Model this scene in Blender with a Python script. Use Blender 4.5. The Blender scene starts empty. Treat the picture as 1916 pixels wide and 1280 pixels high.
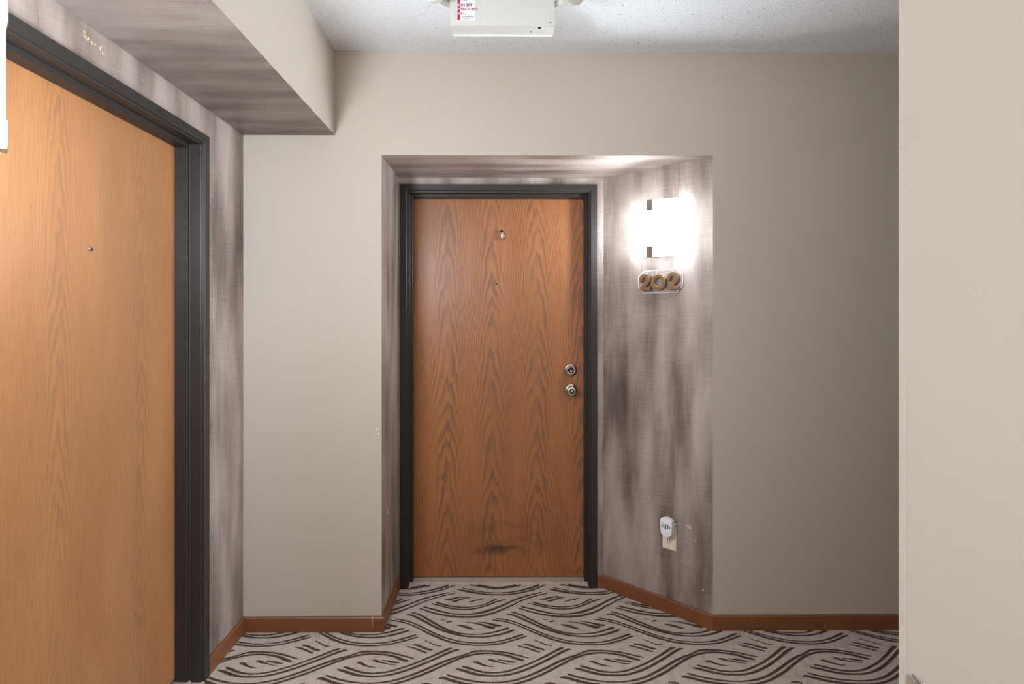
import bpy, bmesh, math, random
from mathutils import Vector, Matrix
R = random.Random(7)
S = bpy.context.scene
C = S.collection
PI = math.pi

# ------------------------------------------------------------------ camera
F, CX, CY, YAW, EYE = 1080.0, 948.5, 597.0, math.radians(0.45), 1.38
cd = bpy.data.cameras.new('camera'); cam = bpy.data.objects.new('camera', cd); C.objects.link(cam)
cam.location = (0, 0, EYE); cam.rotation_euler = (PI/2, 0, -YAW)
cd.sensor_fit = 'HORIZONTAL'; cd.sensor_width = 36.0; cd.lens = 36.0*F/1916
cd.shift_x = (958-CX)/1916; cd.shift_y = (CY-640)/1916; cd.clip_start = 0.02
S.camera = cam
# ------------------------------------------------------------------ world, lights, exposure
w = bpy.data.worlds.new('world'); S.world = w; w.use_nodes = True
w.node_tree.nodes['Background'].inputs[0].default_value = (.9, .93, 1, 1)
w.node_tree.nodes['Background'].inputs[1].default_value = 0.05
S.view_settings.view_transform = 'Standard'; S.view_settings.look = 'None'
S.view_settings.gamma = 1; S.view_settings.use_curve_mapping = False
S.view_settings.exposure = 0.06
S.cycles.use_denoising = True
S.cycles.max_bounces = 10; S.cycles.diffuse_bounces = 6
S.cycles.sample_clamp_indirect = 6
NICHE_SCONCE, LEFT_SCONCE = 62.0, 112.0
TINT = (.90, 1.0, 1.09)
def area(name, loc, size, power, aim, col=TINT):
    l = bpy.data.lights.new(name, 'AREA'); l.shape = 'RECTANGLE'; l.size, l.size_y = size; l.energy = power; l.color = col
    o = bpy.data.objects.new(name, l); C.objects.link(o); o.location = loc
    o.rotation_euler = (Vector(aim)-Vector(loc)).to_track_quat('-Z', 'Y').to_euler()
    return o
area('lobby_lamp_right', (5.6, -1.45, 2.1), (.8, .8), 190, (-.74, 2.0, 2.0))
area('lobby_window_light', (1.4, -1.9, 1.6), (1.6, 1.4), 8, (.7, 1.8, 1.8))  # added soft fill from behind the camera, no window there
area('uplight', (.6, -.8, 1.8), (.6, .6), 9, (.6, -.8, 3))  # added unseen fill aimed up to brighten the ceiling and its bounce

# ------------------------------------------------------------------ node helpers
def lin(r, g, b):
    f = lambda c: (c/255/12.92) if c/255 <= .04045 else ((c/255+.055)/1.055)**2.4
    return (f(r), f(g), f(b), 1)
class G:
    def __init__(s, name):
        s.m = bpy.data.materials.new(name); s.m.use_nodes = True; s.t = s.m.node_tree
        s.b = s.t.nodes['Principled BSDF']
    def n(s, kind, **kw):
        n = s.t.nodes.new('ShaderNode'+kind)
        for k, v in kw.items(): setattr(n, k, v)
        return n
    def put(s, sock, v):
        if hasattr(v, 'is_linked') or isinstance(v, bpy.types.NodeSocket): s.t.links.new(v, sock)
        else: sock.default_value = v
    def mt(s, op, a, b=0.0, c=None, clamp=False):
        n = s.n('Math', operation=op, use_clamp=clamp); s.put(n.inputs[0], a); s.put(n.inputs[1], b)
        if c is not None: s.put(n.inputs[2], c)
        return n.outputs[0]
    def uv(s):
        n = s.n('TexCoord'); x = s.n('SeparateXYZ'); s.t.links.new(n.outputs['UV'], x.inputs[0])
        return x.outputs[0], x.outputs[1]
    def obj(s):
        return s.n('TexCoord').outputs['Object']
    def vec(s, x, y, z=0.0):
        n = s.n('CombineXYZ'); s.put(n.inputs[0], x); s.put(n.inputs[1], y); s.put(n.inputs[2], z); return n.outputs[0]
    def noise(s, v, scale=1.0, detail=3.0, rough=.5, dist=0.0):
        n = s.n('TexNoise'); s.put(n.inputs['Vector'], v); n.inputs['Scale'].default_value = scale
        n.inputs['Detail'].default_value = detail; n.inputs['Roughness'].default_value = rough; n.inputs['Distortion'].default_value = dist
        return n.outputs['Fac']
    def nz(s, u, v, su, sv, detail=3.0, off=0.0, rough=.5):
        return s.noise(s.vec(s.mt('MULTIPLY', u, su), s.mt('MULTIPLY', v, sv), off), 1.0, detail, rough)
    def ramp(s, fac, stops, interp='LINEAR'):
        n = s.n('ValToRGB'); s.put(n.inputs[0], fac); r = n.color_ramp; r.interpolation = interp
        while len(r.elements) > 1: r.elements.remove(r.elements[-1])
        r.elements[0].position = stops[0][0]; r.elements[0].color = stops[0][1]
        for p, c in stops[1:]:
            e = r.elements.new(p); e.color = c
        return n.outputs[0]
    def fr(s, fac, a, b, lo=0.0, hi=1.0):
        n = s.n('MapRange'); n.interpolation_type = 'SMOOTHSTEP'; s.put(n.inputs[0], fac)
        for i, q in enumerate((a, b, lo, hi)): n.inputs[i+1].default_value = q
        return n.outputs[0]
    def mix(s, f, a, b, mode='MIX'):
        n = s.n('Mix', data_type='RGBA', blend_type=mode); s.put(n.inputs[0], f)
        s.put(n.inputs[6], a); s.put(n.inputs[7], b); return n.outputs[2]
    def bump(s, h, strength, dist=.01):
        n = s.n('Bump'); s.put(n.inputs['Height'], h); n.inputs['Strength'].default_value = strength; n.inputs['Distance'].default_value = dist
        s.t.links.new(n.outputs[0], s.b.inputs['Normal'])
    def fin(s, col=None, rough=.5, metal=0.0, spec=.5, **kw):
        if col is not None: s.put(s.b.inputs['Base Color'], col)
        s.put(s.b.inputs['Roughness'], rough); s.put(s.b.inputs['Metallic'], metal)
        s.b.inputs['Specular IOR Level'].default_value = spec
        for k, v in kw.items(): s.put(s.b.inputs[k.replace('_', ' ')], v)
        return s.m
def plain(name, rgb, rough=.5, metal=0.0, spec=.5, var=.06, sc=40, **kw):
    g = G(name); f = g.noise(g.obj(), sc, 3)
    c = lin(*rgb); d = tuple(x*(1-var) for x in c[:3])+(1,)
    return g.fin(g.mix(f, c, d), rough, metal, spec, **kw)

# ------------------------------------------------------------------ materials
def wall_paint():
    g = G('wall_paint'); v = g.obj()
    c = g.mix(g.noise(v, 1.3, 3), lin(193, 181, 167), lin(187, 176, 164))
    g.bump(g.noise(v, 320, 2), .08, .002)
    return g.fin(c, .75, spec=.3)
def popcorn():
    g = G('popcorn_ceiling'); v = g.obj()
    a = g.noise(v, 190, 3, .6); b = g.noise(v, 70, 2)
    sp = g.fr(g.noise(v, 95, 1), .70, .76)
    c = g.mix(g.fr(a, .3, .6), lin(230, 230, 231), lin(248, 248, 249))
    c = g.mix(sp, c, lin(150, 148, 146))
    g.bump(g.mt('ADD', a, g.mt('MULTIPLY', b, .6)), 1.0, .007)
    return g.fin(c, .9, spec=.15)
def faux(seed, tone=1.0):
    g = G('brushed_glaze_paint'); u, v = g.uv()
    big = g.nz(u, v, 8.5, 1.5, 3, seed, .45); mid = g.nz(u, v, 26, 2.2, 3, seed+3.1)
    wide = g.nz(u, v, 2.6, 1.7, 2, seed+8)
    hat = g.mt('ADD', g.nz(u, v, 330, 9, 2, seed+5), g.nz(u, v, 9, 330, 2, seed+6))
    f = g.mt('ADD', g.mt('MULTIPLY', big, .62), g.mt('MULTIPLY', mid, .12))
    f = g.mt('ADD', f, g.mt('MULTIPLY', wide, .36))
    f = g.mt('ADD', f, g.mt('MULTIPLY', g.mt('SUBTRACT', hat, 1.0), .16))
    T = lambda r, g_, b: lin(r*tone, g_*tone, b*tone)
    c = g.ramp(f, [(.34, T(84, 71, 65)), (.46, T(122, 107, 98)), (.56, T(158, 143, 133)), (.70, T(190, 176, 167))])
    c = g.mix(g.mt('MULTIPLY', g.fr(mid, .45, .65), .2), c, T(150, 130, 132))
    g.bump(hat, .10, .002)
    return g.fin(c, .42, .12, .5)
def oak(name, light, dark, grey, period, off, A, B, core, contrast, swap=False, scuff=False, pore=.3, rough=.36):
    g = G(name); u, v = g.uv()
    if swap: u, v = v, u
    low = g.nz(u, v, 7, 1.3, 2, 1.7); fine = g.nz(u, v, 55, 7, 3, 4.2)
    uw = g.mt('ADD', u, g.mt('MULTIPLY', g.mt('SUBTRACT', low, .5), .05))
    cell = g.mt('DIVIDE', g.mt('ADD', uw, off), period)
    idx = g.mt('FLOOR', cell)
    s = g.mt('MULTIPLY', g.mt('ABSOLUTE', g.mt('SUBTRACT', g.mt('SUBTRACT', cell, idx), .5)), period)
    ctr = g.fr(s, .018, .06, 1, 0)
    s2 = g.mt('SQRT', g.mt('ADD', g.mt('MULTIPLY', s, s), core*core))
    jag = g.nz(u, v, 110, 16, 3, 9.1)
    f = g.mt('ADD', g.mt('MULTIPLY', v, A), g.mt('MULTIPLY', g.mt('ADD', g.mt('MULTIPLY', s2, B), g.mt('MULTIPLY', g.mt('MULTIPLY', s, s), B*22)), A))
    f = g.mt('ADD', f, g.mt('MULTIPLY', g.nz(u, v, 3.0, 2.2, 2, 6.6), 3.4))
    f = g.mt('ADD', f, g.mt('MULTIPLY', fine, .9)); f = g.mt('ADD', f, g.mt('MULTIPLY', jag, g.mt('ADD', g.mt('MULTIPLY', ctr, .8), .3)))
    f = g.mt('ADD', f, g.mt('MULTIPLY', g.mt('SINE', g.mt('MULTIPLY', idx, 12.9)), 2.3))
    ring = g.mt('FRACT', f)
    line = g.mt('MULTIPLY', g.fr(ring, .22, .82), g.fr(ring, .90, 1.0, 1, 0))
    amp = g.mt('MULTIPLY', g.mt('ADD', g.mt('MULTIPLY', ctr, .45), .55), g.fr(g.nz(u, v, 14, 2, 2, 2.2), .3, .62, .35, 1))
    po = g.fr(g.nz(u, v, 520, 11, 3, 3.3, .65), .44, .66)
    tone = g.nz(u, v, 5, 1.0, 3, 7.7)
    base = g.mix(g.fr(tone, .3, .7), lin(*light), lin(*[int(x*.90) for x in light]))
    c = g.mix(g.mt('MULTIPLY', line, g.mt('MULTIPLY', amp, contrast)), base, g.mix(ctr, lin(*dark), lin(*grey)))
    c = g.mix(g.mt('MULTIPLY', po, pore), c, lin(*[int(x*.72) for x in light]))
    if scuff:
        def blob(cu, cv, ru, rv):
            a = g.mt('DIVIDE', g.mt('SUBTRACT', u, cu), ru); b = g.mt('DIVIDE', g.mt('SUBTRACT', v, cv), rv)
            return g.fr(g.mt('SQRT', g.mt('ADD', g.mt('MULTIPLY', a, a), g.mt('MULTIPLY', b, b))), .15, 1.0, 1, 0)
        m = g.mt('ADD', blob(.02, .16, .26, .045), g.mt('MULTIPLY', blob(.05, .24, .42, .15), .55))
        m = g.mt('MULTIPLY', m, g.fr(g.nz(u, v, 9, 22, 5, 5.5), .36, .66))
        c = g.mix(g.mt('MULTIPLY', m, .62, clamp=True), c, lin(58, 42, 34))
        c = g.mix(g.mt('MULTIPLY', blob(.345, 1.02, .05, .14), .3), c, lin(84, 60, 46))
    g.bump(g.mt('ADD', po, line), .05, .002)
    return g.fin(c, g.mt('ADD', g.mt('MULTIPLY', po, .12), rough), spec=.5)
def carpet():
    g = G('taupe_carpet'); v = g.obj()
    a = g.noise(v, 260, 3, .65); b = g.noise(v, 30, 3); d = g.noise(v, 2.2, 3)
    c = g.ramp(a, [(.32, lin(166, 150, 139)), (.47, lin(206, 192, 180)), (.7, lin(230, 218, 208))])
    c = g.mix(g.mt('MULTIPLY', g.fr(b, .45, .7), .25), c, lin(140, 125, 115))
    c = g.mix(g.mt('MULTIPLY', g.fr(d, .5, .72), .22), c, lin(132, 116, 107))
    g.bump(a, .8, .006)
    return g.fin(c, .95, spec=.05)
def carpet_dark():
    g = G('brown_carpet_pile'); v = g.obj(); a = g.noise(v, 260, 3, .65)
    g.bump(a, .8, .006)
    return g.fin(g.ramp(a, [(.35, lin(70, 54, 46)), (.6, lin(102, 83, 72)), (.75, lin(124, 105, 93))]), .95, spec=.05)
def emit(name, rgb, strength):
    g = G(name); g.fin(lin(*rgb), .3); g.b.inputs['Emission Color'].default_value = (*TINT, 1)
    g.b.inputs['Emission Strength'].default_value = strength; return g.m
M = dict(
    wall=wall_paint(), ceil=popcorn(), faux=faux(0.0), faux2=faux(21.0), faux3=faux(40.0, .80),  # last glaze is a darkened copy: header soffit shade put into the colour
    oak_back=oak('oak_veneer_brown', (170, 107, 62), (84, 48, 28), (108, 76, 54), .237, .1185+.0365, 6.6, 2.6, .008, .85, scuff=True),
    oak_left=oak('oak_veneer_honey', (180, 125, 80), (126, 80, 50), (116, 82, 60), .36, .3, 7, 4.2, .010, .42, pore=.34, rough=.32),
    oak_trim=oak('oak_trim', (142, 86, 52), (88, 50, 28), (96, 60, 38), .3, .1, 8, 8, .02, .8, swap=True, rough=.4),
    carpet=carpet(), dark=carpet_dark(),
    frame=plain('dark_frame_paint', (43, 38, 36), .46, 0, .5, .12, 12),
    glow1=emit('lit_glass_niche', (255, 251, 246), NICHE_SCONCE), glow2=emit('lit_glass_left', (255, 251, 246), LEFT_SCONCE),
    chrome=plain('chrome', (200, 200, 200), .18, 1.0), nickel=plain('satin_nickel', (206, 198, 184), .22, 1.0),
    black=plain('dark_hole', (22, 18, 15), .6), white=plain('white_plastic', (246, 247, 250), .35),
    bone=plain('bone_plastic', (236, 223, 204), .4), offw=plain('housing_plastic', (204, 202, 195), .45),
    gold=plain('bronze_metal', (158, 130, 100), .3, .85), thresh=plain('threshold_strip', (192, 172, 156), .6, 0, .4, .35, 30),
    chip=plain('bare_plaster', (228, 222, 214), .9), yellow=plain('yellow_residue', (186, 172, 132), .8),
    caulk=plain('caulk', (214, 200, 188), .6), red=plain('red_print', (158, 28, 56), .5), ink=plain('ink', (70, 62, 64), .6),
    paper=plain('label_paper', (228, 228, 232), .5), grey=plain('grey_rubber', (136, 126, 118), .6),
    lens=plain('lamp_lens', (196, 190, 180), .25))
def clear(name, rgb, alpha, rough=.1):
    g = G(name); return g.fin(lin(*rgb), rough, 0, .6, Alpha=alpha)
M['acrylic'] = clear('clear_acrylic', (236, 228, 226), .12); M['rim'] = clear('acrylic_edge', (244, 238, 236), .8); M['guard'] = clear('clear_guard', (226, 220, 208), .34, .22)

# ------------------------------------------------------------------ mesh helpers
def add_box(bm, lo, hi):
    (x0, y0, z0), (x1, y1, z1) = lo, hi
    v = [bm.verts.new(p) for p in ((x0, y0, z0), (x1, y0, z0), (x1, y1, z0), (x0, y1, z0), (x0, y0, z1), (x1, y0, z1), (x1, y1, z1), (x0, y1, z1))]
    return [bm.faces.new([v[i] for i in q]) for q in ((3, 2, 1, 0), (4, 5, 6, 7), (0, 1, 5, 4), (1, 2, 6, 5), (2, 3, 7, 6), (3, 0, 4, 7))]
def add_prism(bm, pts, axis, a, b):
    """closed outline pts (2-D) extruded from a to b along axis: 'z' -> (x,y), 'y' -> (x,z), 'x' -> (y,z)"""
    def P(p, h): return {'z': (p[0], p[1], h), 'y': (p[0], h, p[1]), 'x': (h, p[0], p[1])}[axis]
    A = [bm.verts.new(P(p, a)) for p in pts]; B = [bm.verts.new(P(p, b)) for p in pts]; n = len(pts)
    fs = [bm.faces.new(A), bm.faces.new(B)]
    for i in range(n): fs.append(bm.faces.new((A[i], A[(i+1) % n], B[(i+1) % n], B[i])))
    return fs
def add_lathe(bm, prof, seg=32, axis='y'):
    """prof: (radius, height) along axis"""
    rings = []
    for r, h in prof:
        ring = []
        for k in range(seg):
            a = 2*PI*k/seg; c, s_ = r*math.cos(a), r*math.sin(a)
            ring.append(bm.verts.new((c, h, s_) if axis == 'y' else (c, s_, h) if axis == 'z' else (h, c, s_)))
        rings.append(ring)
    for p, q in zip(rings, rings[1:]):
        for k in range(seg): bm.faces.new((p[k], p[(k+1) % seg], q[(k+1) % seg], q[k]))
    bm.faces.new(rings[0]); bm.faces.new(rings[-1])
def add_tube(bm, pts, r, seg=12):
    rings = []
    for i, p in enumerate(pts):
        p = Vector(p); d = (Vector(pts[min(i+1, len(pts)-1)])-Vector(pts[max(i-1, 0)])).normalized()
        a = d.cross(Vector((0, 0, 1)) if abs(d.z) < .9 else Vector((1, 0, 0))).normalized(); b = d.cross(a)
        rr = r[i] if isinstance(r, (list, tuple)) else r
        rings.append([bm.verts.new(p+(a*math.cos(2*PI*k/seg)+b*math.sin(2*PI*k/seg))*rr) for k in range(seg)])
    for p, q in zip(rings, rings[1:]):
        for k in range(seg): bm.faces.new((p[k], p[(k+1) % seg], q[(k+1) % seg], q[k]))
    bm.faces.new(rings[0]); bm.faces.new(rings[-1])
def obj(name, bm, mat, parent=None, smooth=False, bevel=0.0, uv=None, seg=2):
    bmesh.ops.recalc_face_normals(bm, faces=bm.faces)
    if uv:
        L = bm.loops.layers.uv.new('UVMap'); bm.normal_update()
        for f in bm.faces:
            n = f.normal
            for l in f.loops:
                x, y, z = l.vert.co
                if uv == 'xz': q = (x, z)
                elif abs(n.z) > .8: q = (y, x)
                elif abs(n.x) > .9: q = (y, z)
                elif abs(n.y) > .9: q = (x, z)
                else: q = ((x-y)*.7071, z)
                l[L].uv = q
    me = bpy.data.meshes.new(name); bm.to_mesh(me); bm.free()
    mats = mat if isinstance(mat, (list, tuple)) else [mat]
    for m in mats: me.materials.append(m)
    o = bpy.data.objects.new(name, me); C.objects.link(o)
    if parent: o.parent = parent
    if smooth:
        for p in me.polygons: p.use_smooth = True
        me.set_sharp_from_angle(angle=math.radians(40))
    if bevel:
        b = o.modifiers.new('bevel', 'BEVEL'); b.width = bevel; b.segments = seg; b.limit_method = 'ANGLE'; b.angle_limit = math.radians(40)
    return o
def BM(): return bmesh.new()
def box(name, lo, hi, mat, parent=None, **kw):
    bm = BM(); add_box(bm, lo, hi); return obj(name, bm, mat, parent, **kw)
def struct(o, label=None):
    o['kind'] = 'structure'
    if label: o['label'] = label
    return o
def tag(o, label, cat, group=None):
    o['label'] = label; o['category'] = cat
    if group: o['group'] = group
    return o
def thing(name, label, cat, loc, rz=0.0, group=None):
    o = bpy.data.objects.new(name, None); C.objects.link(o); o.location = loc; o.rotation_euler = (0, 0, rz); o.empty_display_size = .05
    return tag(o, label, cat, group)
def text(name, s, size, mat, parent, loc, rot=(PI/2, 0, 0), extrude=.0003, sx=1.0, bold=0.0, spacing=1.0):
    cu = bpy.data.curves.new(name, 'FONT'); cu.body = s; cu.size = size; cu.extrude = extrude; cu.offset = bold; cu.space_character = spacing
    cu.align_x = 'LEFT'; cu.align_y = 'BOTTOM'; cu.resolution_u = 3
    t = bpy.data.objects.new(name, cu); C.objects.link(t)
    me = bpy.data.meshes.new_from_object(t.evaluated_get(bpy.context.evaluated_depsgraph_get()))
    C.objects.unlink(t); bpy.data.objects.remove(t); me.name = name
    me.materials.clear(); me.materials.append(mat)
    o = bpy.data.objects.new(name, me); C.objects.link(o); o.parent = parent
    o.location = loc; o.rotation_euler = rot; o.scale = (sx, 1, 1); return o

# ------------------------------------------------------------------ key dimensions (metres)
YF = 2.559            # front wall
YB = 2.965            # back of the front niche
XL = -1.1445          # wall holding the left door
XH = -0.740           # header face over the left niche, left corridor wall
XN0, XN1 = -0.534, 0.520   # niche back: left and right corners
XC = 0.936            # front edge of the angled niche wall
ZC = 2.568            # ceiling
ZS = 2.106            # niche soffit
ZH = 2.193            # underside of the left header
RX, RY = 0.932, 1.35  # corner of the near right wall
XR, YR = 6.0, -3.0    # far right, rear wall
LY0, LY1 = 1.150, 0.746  # left angled wall: at the door wall, at the corridor wall

# ------------------------------------------------------------------ structure
struct(box('floor', (-1.5, YR-.1, -.1), (XR+.1, 3.35, 0), M['carpet']), 'taupe carpet floor woven with brown interlaced curves')
struct(box('ceiling', (-1.5, YR-.1, ZC), (XR+.1, 3.35, ZC+.1), M['ceil']), 'white popcorn ceiling')
bm = BM()
add_prism(bm, [(XL-.1, 0), (XN0, 0), (XN0, ZS), (XC, ZS), (XC, 0), (XR, 0), (XR, ZC), (XL-.1, ZC)], 'y', YF, YF+.02)
for f in bm.faces:
    c = f.calc_center_median()
    if YF+.001 < c.y < YF+.019 and XN0-.01 < c.x < XC+.01 and c.z < ZS+.01: f.material_index = 1
struct(obj('wall_front', bm, [M['wall'], M['faux']], uv='wall'), 'beige front wall around the recessed door')
niche_left = struct(box('wall_niche_left', (XN0-.08, YF+.02, 0), (XN0, YB, ZC), M['faux'], uv='wall'), 'mottled brown left side of the door recess')
bm = BM(); k = .08
add_prism(bm, [(XN1, YB), (XC, YF+.02-.0), (XC+k, YF+.02), (XC+k, YB), (XN1+k, YB+k), (XN1, YB+k)], 'z', 0, ZC)
# the angled face starts exactly at the front corner
for v in bm.verts:
    if abs(v.co.x-XC) < 1e-4 and abs(v.co.y-YF-.02) < 1e-4: v.co.x = XC-.02*(XC-XN1)/(YB-YF)
niche_right = struct(obj('wall_niche_right', bm, M['faux2'], uv='wall'), 'mottled brown angled wall beside the recessed door')
# fill the reveal of the angled side so it runs to the front face in one plane
bm = BM(); q = .02*(XC-XN1)/(YB-YF)
add_prism(bm, [(XC-q, YF+.02), (XC, YF+.0004), (XC, YF+.02)], 'z', 0, ZS)
o = obj('corner_fill', bm, M['faux2'], niche_right, uv='wall')
struct(box('ceiling_niche', (XN0-.08, YF+.02, ZS), (XC+.08, YB+.1, ZS+.06), M['faux'], uv='wall'), 'mottled brown soffit of the door recess')
DX, DW = -0.019, 0.463    # back door centre, half opening
HB = 2.029
bm = BM(); e = .012
add_box(bm, (XN0-.08, YB, 0), (DX-DW-e, YB+.1, ZS)); add_box(bm, (DX+DW+e, YB, 0), (XN1+.02, YB+.1, ZS)); add_box(bm, (DX-DW-e, YB, HB+e), (DX+DW+e, YB+.1, ZS))
struct(obj('wall_niche_back', bm, M['faux'], uv='wall'), 'narrow mottled wall strip around the dark door frame')
# left niche: door wall, header, angled wall, corridor wall
LC, HL = 1.737, 2.043     # left door centre (y), head height
bm = BM()
add_box(bm, (XL-.1, LC+DW+e, 0), (XL, YF, ZH)); add_box(bm, (XL-.1, LY0-.1, 0), (XL, LC-DW-e, ZH)); add_box(bm, (XL-.1, LC-DW-e, HL+e), (XL, LC+DW+e, ZH))
wall_left = struct(obj('wall_left', bm, M['faux2'], uv='wall'), 'mottled brown wall around the left door')
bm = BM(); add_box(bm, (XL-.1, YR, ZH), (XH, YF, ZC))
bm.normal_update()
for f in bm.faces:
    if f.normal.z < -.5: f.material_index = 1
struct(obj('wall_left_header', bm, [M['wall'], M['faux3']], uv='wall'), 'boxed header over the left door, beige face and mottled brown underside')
bm = BM(); add_prism(bm, [(XL, LY0), (XH, LY1), (XH, LY1-.1), (XL-.1, LY1-.1), (XL-.1, LY0)], 'z', 0, ZH)
struct(obj('wall_left_angled', bm, M['faux2'], uv='wall'))
struct(box('wall_left_corridor', (XL-.1, YR, 0), (XH, LY1-.1, ZH), M['wall'], uv='wall'))
bm = BM(); add_prism(bm, [(RX, RY), (XR, RY), (XR, RY+.4), (RX+.4, RY+.4)], 'z', 0, ZC)
wall_right = struct(obj('wall_right', bm, M['wall'], uv='wall'), 'near beige wall at the right with a corner guard')
struct(box('wall_far_right', (XR, YR, 0), (XR+.1, YF+.02, ZC), M['wall']))
struct(box('wall_rear', (XL-.1, YR-.1, 0), (XR+.1, YR, ZC), M['wall']))

# ------------------------------------------------------------------ baseboards
BH, BT = .066, .012
def offset_path(path, d):
    out = []
    for i, p in enumerate(path):
        p = Vector(p); dirs = []
        if i > 0: dirs.append((p-Vector(path[i-1])).normalized())
        if i < len(path)-1: dirs.append((Vector(path[i+1])-p).normalized())
        ns = [Vector((t.y, -t.x)) for t in dirs]
        if len(ns) == 1: out.append(p+ns[0]*d)
        else:
            m = (ns[0]+ns[1]).normalized(); out.append(p+m*(d/m.dot(ns[0])))
    return out
def baseboards(path, names):
    a = [Vector(p) for p in path]; b = offset_path(path, BT); c = offset_path(path, BT-.004)
    for i, nm in enumerate(names):
        if nm is None: continue
        prof = lambda k: [(a[k].x, a[k].y, 0.0), (b[k].x, b[k].y, 0.0), (b[k].x, b[k].y, BH-.005), (c[k].x, c[k].y, BH), (a[k].x, a[k].y, BH)]
        bm = BM(); A = [bm.verts.new(p) for p in prof(i)]; B = [bm.verts.new(p) for p in prof(i+1)]; n = 5
        L = bm.loops.layers.uv.new('UVMap'); ln = (a[i+1]-a[i]).length; per = [0, .012, .073, .08, .09, .16]
        for j in range(n):
            f = bm.faces.new((A[j], B[j], B[(j+1) % n], A[(j+1) % n]))
            for l, q in zip(f.loops, ((0, per[j]), (ln, per[j]), (ln, per[j+1]), (0, per[j+1]))): l[L].uv = (q[0]+i*1.37, q[1]+i*.23)
        bm.faces.new(A); bm.faces.new(B)
        struct(obj(nm, bm, M['oak_trim']), 'oak baseboard')
XJ = -.573
baseboards([(XL, LC+DW+.043), (XL, YF), (XJ-.0012, YF)], ['baseboard_left', 'baseboard_front_left'])
baseboards([(XJ+.0012, YF), (XN0, YF), (XN0, YB), (DX-DW-.043, YB)], ['baseboard_front_end', 'baseboard_niche_left', 'baseboard_niche_back'])
struct(box('trim_1', (XJ-.0012, YF-BT-.0006, .022), (XJ+.0012, YF, BH-.0006), M['caulk']), 'pale filled joint in the baseboard')
baseboards([(DX+DW+.043, YB), (XN1, YB), (XC, YF), (XR, YF)], ['baseboard_niche_corner', 'baseboard_niche_right', 'baseboard_front_right'])

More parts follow.
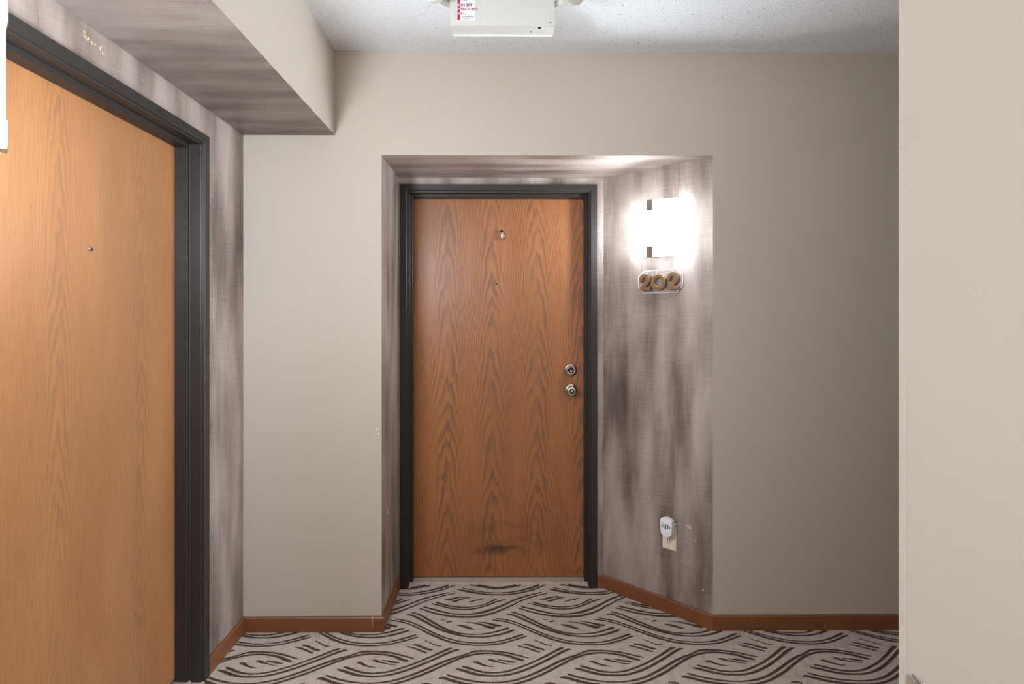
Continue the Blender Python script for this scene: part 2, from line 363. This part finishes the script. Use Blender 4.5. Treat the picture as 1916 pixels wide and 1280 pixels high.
# ------------------------------------------------------------------ carpet pattern (traced once, repeated every .4675 m)
def floor_pt(px, py):
    a, b = (px-CX)/F, (py-CY)/F
    t = EYE/b; return (t*(a*math.cos(YAW)+math.sin(YAW)), t*(math.cos(YAW)-a*math.sin(YAW)))
STRIPES = [
 [(690,85,14),(790,105,16),(900,122,14),(1000,123,12),(1100,110,12),(1200,88,12),(1290,60,14),(1320,45,12)],
 [(640,95,12),(740,110,14),(850,130,14),(960,138,12),(1060,133,12),(1170,112,14),(1280,85,16),(1400,58,14)],
 [(540,133,10),(640,152,10),(760,177,10),(880,188,10),(1000,190,10),(1120,182,12),(1240,162,14),(1360,130,20),(1460,95,24),(1560,55,22)],
 [(485,150,8),(560,165,18),(660,182,22),(780,202,16),(900,212,12),(1000,214,12),(1120,208,14),(1260,185,14),(1400,148,14),(1500,108,14),(1620,55,12)],
 [(840,58,6),(920,70,8),(960,75,4)],
 [(80,358,16),(170,380,18),(300,415,18),(420,440,14),(540,448,14),(660,442,16),(780,422,24),(900,388,24),(1000,350,22),(1100,305,20),(1200,262,18),(1300,230,16),(1400,205,14),(1490,183,10)],
 [(35,375,14),(120,405,16),(240,440,18),(380,465,18),(520,478,18),(660,478,20),(780,464,20),(900,435,20),(1020,390,18),(1140,335,16),(1250,285,14),(1350,248,14),(1450,218,12),(1560,195,8)],
 [(225,303,14),(320,330,20),(420,352,16),(540,363,12),(640,360,10),(740,345,10),(840,315,14),(940,270,18),(965,263,8)],
 [(180,320,10),(280,345,14),(400,373,14),(520,387,12),(640,385,12),(740,368,14),(850,335,16),(950,298,16),(1065,265,8)],
 [(335,272,10),(400,268,20),(480,248,16),(570,236,10)], [(420,292,10),(470,285,22),(540,262,14),(640,243,8)], [(620,298,6),(700,280,12),(770,265,12),(810,258,6)],
 [(-61,425,12),(20,448,18),(100,490,24),(200,548,26),(300,600,24),(400,645,20),(520,675,14),(640,686,12),(760,684,12),(860,672,14),(960,650,18),(1050,622,22),(1105,612,16)],
 [(-126,452,10),(-60,458,20),(0,485,26),(100,535,26),(200,590,26),(300,635,24),(420,675,22),(540,702,18),(660,716,14),(780,718,14),(900,706,16),(1020,680,20),(1120,648,24),(1170,635,10)],
 [(-266,500,8),(-180,512,14),(-60,545,14),(0,570,16),(100,618,18),(200,668,18),(320,718,16),(440,755,14),(560,778,12),(700,790,12),(840,788,12),(980,770,14),(1120,735,18),(1230,700,22),(1275,690,14)],
 [(-320,517,8),(-220,530,14),(-120,555,14),(0,602,16),(100,655,20),(220,710,24),(340,758,22),(460,790,18),(580,808,14),(720,818,12),(860,814,12),(1000,797,14),(1140,762,16),(1240,730,16),(1310,712,10)],
 [(285,508,6),(320,515,8),(345,516,4)], [(355,540,10),(400,533,16),(425,530,6)], [(480,578,8),(550,587,24),(620,608,26),(690,628,6)],
 [(580,540,4),(680,550,10),(760,568,16),(830,592,28),(900,605,28),(935,603,14)], [(720,537,4),(800,545,10),(870,560,20),(940,578,26),(1010,583,12)],
 [(1400,755,8),(1470,780,12),(1540,810,12),(1615,822,8)], [(1270,805,10),(1340,815,20),(1440,850,24),(1525,868,14)], [(1205,825,8),(1290,843,14),(1380,872,18),(1470,902,14)],
 [(360,1170,20),(440,1195,22),(560,1225,20),(700,1250,16),(840,1262,14),(980,1262,14),(1120,1245,18),(1260,1210,22),(1400,1155,24),(1540,1090,28),(1680,1020,28),(1800,970,24),(1916,930,20),(2024,888,20),(2124,880,18),(2224,880,16),(2344,890,16),(2464,908,16),(2584,935,14),(2710,963,10)],
 [(260,1212,12),(320,1208,28),(440,1245,32),(560,1275,26),(700,1295,22),(850,1305,18),(1000,1302,18),(1150,1285,20),(1300,1245,24),(1440,1190,28),(1580,1125,28),(1720,1050,28),(1850,985,26),(1916,958,24),(2024,925,20),(2124,910,18),(2224,908,16),(2344,918,18),(2464,940,22),(2564,970,26),(2664,995,16)],
 [(540,1070,16),(600,1085,26),(700,1115,24),(800,1138,20),(900,1145,16),(1000,1140,16),(1100,1123,18),(1220,1085,20),(1340,1040,20),(1460,985,22),(1580,925,26),(1700,862,28),(1755,850,12)],
 [(470,1100,14),(560,1120,28),(660,1150,30),(760,1172,24),(880,1182,18),(1000,1180,18),(1120,1163,20),(1240,1130,24),(1360,1085,26),(1480,1030,26),(1600,970,28),(1720,905,30),(1800,870,22),(1850,863,8)],
 [(675,1018,12),(720,1022,28),(780,1048,22),(850,1066,12),(920,1074,4)], [(850,988,8),(910,1000,28),(960,1015,16),(1040,1030,8)],
 [(965,990,8),(1040,1000,16),(1110,1012,18),(1190,1020,8)], [(1000,1025,4),(1080,1040,6),(1150,1045,4)], [(1530,1272,10),(1600,1272,20),(1660,1285,20)],
]
def on_floor(x, y):
    if y > YF-.006:
        if y > 2.998: return False
        if y > YB-.002: return abs(x-DX) < DW-.006
        return XN0+.006 < x < XN1+(YB-y)*(XC-XN1)/(YB-YF)-.008
    if y > LY0: lo = XL
    elif y > LY1: lo = XL+(LY0-y)/(LY0-LY1)*(XH-XL)
    else: lo = XH
    if x < lo+.008 or x > 3.2: return False
    if RY-.01 < y < RY+.41 and x > RX+(y-RY)-.01: return False
    return True
def catmull(pts, n):
    out = []
    for i in range(len(pts)-1):
        p0, p1, p2, p3 = pts[max(i-1, 0)], pts[i], pts[i+1], pts[min(i+2, len(pts)-1)]
        m = max(2, int(abs(p2[0]-p1[0])/n))
        for k in range(m):
            t = k/m
            out.append(tuple(.5*(2*b+(c-a)*t+(2*a-5*b+4*c-d)*t*t+(3*b-a-3*c+d)*t**3) for a, b, c, d in zip(p0, p1, p2, p3)))
    out.append(pts[-1]); return out
bm = BM(); PX = .4675; PYS = .885
for st in STRIPES:
    pts = catmull(st, 16); rail = []
    for a, b, t in pts:
        px, py = 780+a/6.387, 1080+b/6.387; h = max(t*1.08, 4)/2/6.387
        rail.append((floor_pt(px, py-h+R.uniform(-.25, .25)), floor_pt(px, py+h+R.uniform(-.25, .25))))
    for jy in range(3):
        for kx in range(-6, 9):
            dx, dy = kx*PX, -jy*PYS; prev = None
            for (p, q) in rail:
                x, y = (p[0]+q[0])/2+dx, (p[1]+q[1])/2+dy
                if not on_floor(x, y): prev = None; continue
                cur = (bm.verts.new((p[0]+dx, p[1]+dy, .0012)), bm.verts.new((q[0]+dx, q[1]+dy, .0012)))
                if prev: bm.faces.new((prev[0], prev[1], cur[1], cur[0]))
                prev = cur
o = obj('carpet_pattern', bm, M['dark'], bpy.data.objects['floor']); o['kind'] = 'stuff'
o['label'] = 'dark brown woven curves of the carpet'

# ------------------------------------------------------------------ doors
PROF = [(.041, 0), (.041, -.012), (.011, -.012), (.0075, -.009), (.0065, -.002), (.001, -.0015), (0, .001), (0, .041), (-.002, .043), (-.013, .043), (-.0145, .0445), (-.0145, .0905), (.010, .0905), (.010, 0)]
def sweep(bm, pos_a, pos_b):
    A = [bm.verts.new(pos_a(a, y)) for a, y in PROF]; B = [bm.verts.new(pos_b(a, y)) for a, y in PROF]; n = len(PROF)
    bm.faces.new(A); bm.faces.new(B)
    for i in range(n): bm.faces.new((A[i], A[(i+1) % n], B[(i+1) % n], B[i]))
def make_door(name, label, loc, rz, H, leafmat, gap):
    root = bpy.data.objects.new(name, None); C.objects.link(root); root.location = loc; root.rotation_euler = (0, 0, rz); root.empty_display_size = .1
    struct(root, label)
    for s in (-1, 1):
        bm = BM(); sweep(bm, lambda a, y: (s*(DW+a), y, 0.0), lambda a, y: (s*(DW+a), y, H+a)); obj('door_jamb', bm, M['frame'], root)
    bm = BM(); sweep(bm, lambda a, y: (-(DW+a), y, H+a), lambda a, y: (DW+a, y, H+a)); obj('door_head', bm, M['frame'], root)
    leaf = box('door_leaf', (-DW+.003, .0915, gap), (DW-.003, .135, H-.003), leafmat, root, uv='xz', bevel=.001)
    leaf['label'] = 'flush oak veneer door leaf'
    bm = BM(); add_prism(bm, [(.036, 0), (.042, .010), (.126, .012), (.145, .010), (.145, 0)], 'x', -DW+.0, DW-.0)
    obj('threshold', bm, M['thresh'], root)['label'] = 'worn pale threshold strip'
    return root
def peephole(root, x, z):
    bm = BM(); add_lathe(bm, [(.0085, .0918), (.0085, .0895), (.0075, .088), (.005, .088), (.0045, .0898)], 20)
    p = obj('peephole', bm, M['nickel'], root, smooth=True)
    bm = BM(); add_lathe(bm, [(.0046, .0908), (.0046, .0896), (.003, .0888)], 16); obj('lens', bm, M['black'], p, smooth=True)
    for o in (p, p.children[0]): o.location = (x, 0, z) if o is p else (0, 0, 0)
back = make_door('door_1', 'oak door in the recess with dark frame, deadbolt and knob', (DX, YB, 0), 0, HB, M['oak_back'], .016)
peephole(back, -.010, 1.567)
left = make_door('door_2', 'large honey oak door at the left in a dark frame', (XL, LC, 0), PI/2, HL, M['oak_left'], .024)
peephole(left, .005, 1.59)
# deadbolt and knob on the back door
def at(o, x, z, y=0.0): o.location = (x, y, z); return o
bm = BM(); add_lathe(bm, [(.034, .0915), (.034, .088), (.032, .084), (.0275, .0815), (.0255, .081), (.0245, .083), (.0245, .083)], 40)
dbolt = at(obj('deadbolt', bm, M['nickel'], back, smooth=True), .380, 1.110)
bm = BM(); add_lathe(bm, [(.0235, .085), (.0235, .071), (.021, .0675), (.0165, .0675), (.015, .070)], 36); obj('cylinder', bm, M['nickel'], dbolt, smooth=True)
bm = BM(); add_lathe(bm, [(.015, .072), (.015, .0685), (.006, .0665)], 28); obj('keyway', bm, M['black'], dbolt, smooth=True)
bm = BM(); add_prism(bm, [(-.006, -.009), (.006, -.009), (.003, .001), (-.003, .001)], 'y', .064, .068); obj('keyhole_cover', bm, M['nickel'], dbolt)
bm = BM(); add_lathe(bm, [(.033, .0915), (.033, .088), (.030, .084), (.020, .080), (.013, .078), (.0115, .064)], 40)
knob = at(obj('door_knob', bm, M['nickel'], back, smooth=True), .380, 1.004)
bm = BM(); add_lathe(bm, [(.0115, .066), (.016, .060), (.024, .052), (.0268, .044), (.0262, .036), (.0225, .030), (.0175, .028), (.0135, .028), (.0125, .0295)], 40)
obj('grip', bm, M['nickel'], knob, smooth=True)
bm = BM(); add_lathe(bm, [(.0125, .031), (.0125, .0285), (.010, .0275)], 28); kw = obj('lock_core', bm, M['black'], knob, smooth=True)
bm = BM(); add_lathe(bm, [(.0055, .0285), (.0055, .0265), (.004, .026)], 20); obj('key_plug', bm, M['nickel'], knob, smooth=True)
bm = BM(); add_tube(bm, [(0, .0915, .012), (0, .080, .012), (.001, .074, .006), (.002, .073, -.004), (.001, .076, -.012)], [.005, .0045, .0055, .007, .005])
at(obj('coat_hook', bm, M['chrome'], back, smooth=True), .016, 1.822); bpy.data.objects['coat_hook'].scale = (1.7, 1, 1.7)
bm = BM(); add_lathe(bm, [(.0035, .0922), (.0035, .0911), (.001, .0908)], 12); at(obj('nail_hole', bm, M['black'], back), -.442, 1.726)

# ------------------------------------------------------------------ things on angled walls
LEN = math.hypot(XC-XN1, YB-YF); ux, uy = (XN1-XC)/LEN, (YB-YF)/LEN
RZ = math.atan2(-uy, -ux)
def on_angle(t, z): return (XC+(XN1-XC)*t, YF+(YB-YF)*t, z)
def make_sconce(loc, rz, glow, label, power):
    r = thing('wall_sconce', label, 'lamp', loc, rz, 'curved glass sconces beside the doors')
    box('back_plate', (-.060, -.018, -.075), (.060, 0, .075), M['white'], r, bevel=.003)
    W, Hh, sag = .142, .130, .062; n = 24; bm = BM(); o_, i_ = [], []
    rad = (W*W+sag*sag)/(2*sag)
    for k in range(n+1):
        a = -math.asin(W/rad)+2*math.asin(W/rad)*k/n
        for lst, rr in ((o_, rad), (i_, rad-.006)): lst.append((rr*math.sin(a), -(.035+sag-rad+rr*math.cos(a))))
    add_prism(bm, o_+i_[::-1], 'z', -Hh, Hh)
    obj('glass_shade', bm, glow, r, smooth=True)['label'] = 'bowed glowing white glass'
    pan, k0 = [], .0085  # unseen pan added behind the glass to keep its glow off the wall
    for k in range(n+1):
        a = -math.asin(W/rad)*.985+2*math.asin(W/rad)*.985*k/n
        pan.append(((rad-k0)*math.sin(a), -(.035+sag-rad+(rad-k0)*math.cos(a))))
    for k in range(n, -1, -1):
        a = -math.asin(W/rad)*.985+2*math.asin(W/rad)*.985*k/n
        pan.append(((rad-k0-.0015)*math.sin(a), -(.035+sag-rad+(rad-k0-.0015)*math.cos(a))))
    bm = BM(); add_prism(bm, pan, 'z', -Hh+.004, Hh-.004); obj('reflector_pan', bm, M['white'], r, smooth=True)
    yf = -(.035+sag)
    for s in (1, -1):
        bm = BM(); add_box(bm, (-.016, yf-.004, s*Hh-.0235-s*.0235), (.016, yf-.0005, s*Hh+.0235-s*.0235)); add_box(bm, (-.016, yf-.004, s*Hh if s > 0 else s*Hh-.003), (.016, yf+.045, s*Hh+.003 if s > 0 else s*Hh))
        add_box(bm, (-.006, yf+.045, s*(Hh-.062)-.004), (.006, -.017, s*(Hh-.062)+.004)); add_box(bm, (-.006, yf+.041, min(s*(Hh-.062), s*Hh)), (.006, yf+.045, max(s*(Hh-.062), s*Hh)))
        obj('clip', bm, M['chrome'], r, bevel=.0008)['label'] = 'chrome clip'
    return r
make_sconce(on_angle(.444, 1.80), RZ, M['glow1'], 'glowing curved glass sconce above the number 202', NICHE_SCONCE)
make_sconce(((XL+XH)/2+.021, (LY0+LY1)/2-.021, 1.80), math.radians(135), M['glow2'], 'glowing sconce cut by the left edge of the photo', LEFT_SCONCE)

# number sign
sg = thing('room_number_sign', 'clear octagonal plaque with raised bronze digits 202 below the sconce', 'sign', on_angle(.437, 1.558), RZ)
w2, h2, cc = .117, .0555, .030
oc = [(-w2+cc, -h2), (w2-cc, -h2), (w2, -h2+cc), (w2, h2-cc), (w2-cc, h2), (-w2+cc, h2), (-w2, h2-cc), (-w2, -h2+cc)]
bm = BM(); add_prism(bm, oc, 'y', -.011, -.004); pl = obj('plaque', bm, M['acrylic'], sg, bevel=.001)
bm = BM()
ins = [(x*.975, z*.945) for x, z in oc]
for i in range(8):
    j = (i+1) % 8
    for y0, y1 in ((-.0125, -.0108),):
        a = [bm.verts.new((p[0], y, p[1])) for y in (y0, y1) for p in (oc[i], oc[j], ins[j], ins[i])]
        for f in ((0, 1, 2, 3), (4, 5, 6, 7), (0, 1, 5, 4), (2, 3, 7, 6), (1, 2, 6, 5), (3, 0, 4, 7)): bm.faces.new([a[k] for k in f])
obj('rim', bm, M['rim'], sg)  # light caught in the plaque edges, painted as a whitish strip
for sx in (-.095, 0, .095):
    bm = BM(); add_lathe(bm, [(.003, 0), (.003, -.004)], 12); at(obj('standoff', bm, M['chrome'], sg), sx, 0)
def ribbon(path, widths, closed=False):
    L_, R_ = [], []; n = len(path)
    for i, p in enumerate(path):
        p = Vector(p); a = Vector(path[(i-1) % n] if closed or i else path[i]); b = Vector(path[(i+1) % n] if closed or i < n-1 else path[i])
        d = (b-a).normalized(); nn = Vector((-d.y, d.x)); w_ = widths[i] if isinstance(widths, list) else widths
        L_.append(p+nn*w_/2); R_.append(p-nn*w_/2)
    return L_, R_
def solid_ribbon(bm, L_, R_, y0, y1, closed=False):
    n = len(L_); V = [[bm.verts.new((p.x, y, p.y)) for p in S_] for S_ in (L_, R_) for y in (y0, y1)]
    rng = range(n) if closed else range(n-1)
    for i in rng:
        j = (i+1) % n
        for a, b in ((0, 1), (2, 3), (0, 2), (1, 3)): bm.faces.new((V[a][i], V[a][j], V[b][j], V[b][i]))
    if not closed:
        for i in (0, n-1): bm.faces.new((V[0][i], V[1][i], V[3][i], V[2][i]))
def digit(ch, x):
    hgt = .080; bm = BM()
    if ch == '0':
        path = [(.030*math.cos(2*PI*k/40), .0285*math.sin(2*PI*k/40)) for k in range(40)]
        solid_ribbon(bm, *ribbon(path, .0185, True), -.031, -.011, True)
    else:
        path = []; wd = []
        for k in range(15):
            a = math.radians(215-k*(235/14)); path.append((-.001+.0205*math.cos(a), .016+.0185*math.sin(a))); wd.append(.0165+.003*k/14)
        for t in (.25, .5, .75, 1.0): path.append((.0183+(-.0150-.0183)*t, .0097+(-.031-.0097)*t)); wd.append(.0195)
        solid_ribbon(bm, *ribbon(path, wd), -.031, -.011)
        add_box(bm, (-.026, -.0305, -.0375), (.029, -.011, -.0215))
    o = at(obj('digit', bm, M['gold'], sg, smooth=True, bevel=.0018), x, -.004); o['label'] = 'raised bronze digit '+ch
    return o
digit('2', -.071); digit('0', 0); digit('2', .074)

# outlet and air freshener
ot = thing('wall_outlet', 'bone duplex outlet on the mottled wall under the air freshener', 'outlet', on_angle(.36, .357), RZ)
bm = BM(); add_box(bm, (-.0355, -.006, -.0575), (.0355, 0, .0575)); obj('cover_plate', bm, M['bone'], ot, bevel=.0025)
for s in (1, -1):
    bm = BM(); pts = [(.0165*math.cos(a), .0145*math.sin(a)) for a in [2*PI*k/32 for k in range(32)]]
    pts = [(x, max(-.012, min(.012, z))) for x, z in pts]
    add_prism(bm, pts, 'y', -.0075, -.005); rc = at(obj('receptacle', bm, M['bone'], ot), 0, s*.0195)
    for x0, h in ((-.0065, .0045), (.0065, .0035)): box('slot', (x0-.0013, -.0078, .001-h+.003), (x0+.0013, -.007, .001+h+.003), M['black'], rc)
    bm = BM(); add_lathe(bm, [(.0028, -.007), (.0028, -.0078)], 14); at(obj('ground_hole', bm, M['black'], rc), 0, -.0065)
bm = BM(); add_lathe(bm, [(.003, -.0058), (.003, -.007), (.002, -.0074)], 14); obj('screw', bm, M['bone'], ot)
af = thing('air_freshener', 'white plug-in air freshener with fan-shaped vents in the outlet', 'air freshener', on_angle(.348, .413), RZ)
ol = [(-.030, .034), (-.029, .039), (-.022, .041), (-.016, .0445), (0, .047), (.016, .0445), (.022, .041), (.029, .039), (.030, .034), (.030, -.008)]
ol += [(.030*math.cos(math.radians(a)), -.010-.034*abs(math.sin(math.radians(a)))) for a in range(-10, -180, -12)] + [(-.030, -.008)]
bm = BM(); add_prism(bm, ol, 'y', -.052, -.024); obj('body', bm, M['white'], af, bevel=.004, seg=3)
box('plug_base', (-.024, -.026, -.030), (.024, -.0085, .026), M['white'], af, bevel=.003)
box('shelf', (-.029, -.054, .024), (.029, -.046, .029), M['white'], af, bevel=.002)
box('side_dial', (.024, -.022, .012), (.033, -.012, .018), M['bone'], af, bevel=.001)
for x, z0, z1, tilt in ((-.019, -.002, .011, .35), (-.0095, -.006, .018, .2), (0, -.008, .020, 0), (.0105, -.006, .018, -.2), (.019, -.002, .011, -.35)):
    bm = BM(); m_ = (z0+z1)/2; hh = (z1-z0)/2
    pts = [(.0026*math.cos(a), hh*math.sin(a)) for a in [2*PI*k/12 for k in range(12)]]
    pts = [(x+p*math.cos(tilt)-q_*math.sin(tilt), m_+p*math.sin(tilt)+q_*math.cos(tilt)) for p, q_ in pts]
    add_prism(bm, pts, 'y', -.0526, -.0515); obj('vent_slot', bm, M['black'], af)
for x in (-.006, .007):
    bm = BM(); add_lathe(bm, [(.0024, -.0515), (.0024, -.0526)], 12); at(obj('vent_hole', bm, M['grey'], af), x, -.024)

# ------------------------------------------------------------------ emergency light at the ceiling
BY = 2.10; hw, hz = .190, ZC-2.448
el = thing('emergency_light', 'off-white emergency light box with two lamp heads on the ceiling', 'light', (0, BY, ZC))
bm = BM(); add_box(bm, (-hw, .008, -hz), (hw, .072, 0)); obj('housing', bm, M['offw'], el, bevel=.0015)
box('front_cover', (-hw-.001, 0, -hz-.001), (hw+.001, .0075, -.001), M['offw'], el, bevel=.0015)
box('bottom_flange', (-hw+.004, .066, -hz-.003), (hw-.004, .074, -hz), M['white'], el)
bm = BM(); add_lathe(bm, [(.0065, -hz+.002), (.0065, -hz-.0025)], 16, 'z'); o = obj('test_button', bm, M['black'], el); o.location = (.136, .014, 0)
bm = BM(); add_lathe(bm, [(.003, -hz+.002), (.003, -hz-.0015)], 12, 'z'); o = obj('indicator', bm, M['grey'], el); o.location = (.107, .045, 0)
lab = box('label', (-hw+.026, -.0008, -.102), (-hw+.092, .0002, -.022), M['paper'], el); lab['label'] = 'white printed label with a red bar'
x0 = -hw+.027
box('red_bar', (x0, -.0014, -.101), (x0+.0095, -.0006, -.028), M['red'], lab)
for k, ch in enumerate('80B'): text('print', ch, .013, M['paper'], lab, (x0+.001, -.0015, -.053-k*.0155), sx=1.0)
text('print', 'next', .010, M['ink'], lab, (x0+.017, -.001, -.032))
text('print', 'IN 30T', .0125, M['red'], lab, (x0+.012, -.001, -.053), bold=.0004, sx=1.15)
text('print', 'FACTURD', .0125, M['red'], lab, (x0+.012, -.001, -.068), bold=.0003, sx=1.05)
text('print', 'LC.', .0125, M['red'], lab, (x0+.012, -.001, -.083), bold=.0003)
text('print', 'Test & stop system', .0060, M['ink'], lab, (x0+.013, -.001, -.0915))
text('print', 'Fire & Elec', .0050, M['ink'], lab, (x0+.022, -.001, -.0985))
box('embossed_panel', (.105, -.0006, -.052), (.160, .0003, -.034), M['offw'], el, bevel=.0004)
text('handwritten_mark', 'iN', .0105, M['ink'], el, (.167, -.0004, -.112), rot=(PI/2, .35, 0))
for s, dz in ((-1, 0), (1, .0)):
    cx_ = s*.243
    bm = BM(); add_tube(bm, [(s*hw, .03, -.028), (s*.212, .012, -.030), (s*.235, -.045, -.036)], [.012, .011, .011]); arm = obj('lamp_arm', bm, M['offw'], el, smooth=True)
    bm = BM(); add_lathe(bm, [(.010, .030), (.024, .026), (.035, .010), (.040, -.014), (.0405, -.021), (.037, -.022)], 36)
    hd = obj('lamp_head', bm, M['offw'], el, smooth=True); hd.location = (.243 if s > 0 else -.232, -.065 if s > 0 else -.085, -.046); hd.rotation_euler = (.1, 0, s*.45)
    bm = BM(); add_lathe(bm, [(.037, -.0205), (.037, -.0222), (.024, -.026), (.001, -.027)], 32); obj('lens', bm, M['lens'], hd, smooth=True)

# ------------------------------------------------------------------ corner guard and leaning rod at the near right wall
def guard():
    t = .0018; l = .0145; d = Vector((1, 1)).normalized()
    p = [Vector((RX+l, RY-.0002)), Vector((RX, RY-.0002)), Vector((RX, RY))+d*l]
    nrm = Vector((-d.y, d.x))
    outer = [Vector((RX+l, RY-t)), Vector((RX-t*.42, RY-t)), Vector((RX, RY))+d*l+nrm*t]
    bm = BM(); add_prism(bm, [tuple(q) for q in outer+p[::-1]], 'z', .09, 1.268); return obj('corner_guard', bm, M['guard'])
tag(guard(), 'clear plastic corner guard on the edge of the near right wall', 'corner guard')
rod = thing('leaning_rod', 'grey rod end with a white ring against the near right wall, at the bottom edge', 'rod', (1.40, 1.22, 0))
A0, A1 = Vector((0, 0, 0)), Vector((.962-1.40, RY-.006-1.22, .546))
bm = BM(); add_tube(bm, [A0, A0.lerp(A1, .5), A0.lerp(A1, .97), A1], [.0065, .006, .0055, .003]); obj('shaft', bm, M['grey'], rod, smooth=True)
bm = BM(); add_tube(bm, [A0.lerp(A1, .958), A0.lerp(A1, .964)], .0072); obj('ring', bm, M['white'], rod, smooth=True)

# ------------------------------------------------------------------ chips, nail holes, tape residue (wear on the walls)
def chip(name, parent, centre, e1, e2, r, mat):
    """small irregular flake lying on a wall, e1/e2 span the wall plane"""
    c, a, b = Vector(centre), Vector(e1), Vector(e2); n = a.cross(b).normalized(); bm = BM()
    ring = [(r*R.uniform(.5, 1.1), 2*PI*k/8) for k in range(8)]
    lo = [bm.verts.new(c+(a*math.cos(t)+b*math.sin(t))*q-n*.0003) for q, t in ring]
    hi = [bm.verts.new(c+(a*math.cos(t)+b*math.sin(t))*q*.8+n*.0008) for q, t in ring]
    bm.faces.new(lo); bm.faces.new(hi)
    for i in range(8): bm.faces.new((lo[i], lo[(i+1) % 8], hi[(i+1) % 8], hi[i]))
    return obj(name, bm, mat, parent)
wf = bpy.data.objects['wall_front']
X_, Y_, Z_ = (1, 0, 0), (0, 1, 0), (0, 0, 1); U_ = (ux, uy, 0)
for x, z in ((-.556, .887), (-.549, .872), (-.551, .895)): chip('paint_chip', wf, (x, YF, z), X_, (0, 0, -1), .005, M['chip'])
for y, z in ((2.70, .475), (2.715, .462), (2.705, .49)): chip('paint_chip', niche_left, (XN0, y, z), (0, 1, 0), Z_, .008, M['chip'])
for t, z, r in ((.205, .432, .007), (.185, .424, .006), (.14, .372, .004), (.55, .52, .004), (.08, .16, .005)):
    p = on_angle(t, z); chip('paint_chip', niche_right, p, U_, Z_, r, M['chip'])
for x, z in ((1.105, .035), (1.43, .02), (1.80, .04)): chip('nail_filler', bpy.data.objects['baseboard_front_right'], (x, YF-BT, z), X_, (0, 0, 1), .003, M['caulk'])
for y, z, r in ((1.590, 2.166, .006), (1.592, 2.156, .007), (1.599, 2.150, .006), (1.606, 2.157, .006), (1.620, 2.150, .006), (1.632, 2.152, .005), (1.652, 2.150, .007), (1.660, 2.158, .005), (1.664, 2.142, .007)):
    chip('tape_residue', wall_left, (XL, y, z), Y_, Z_, r, M['yellow'])
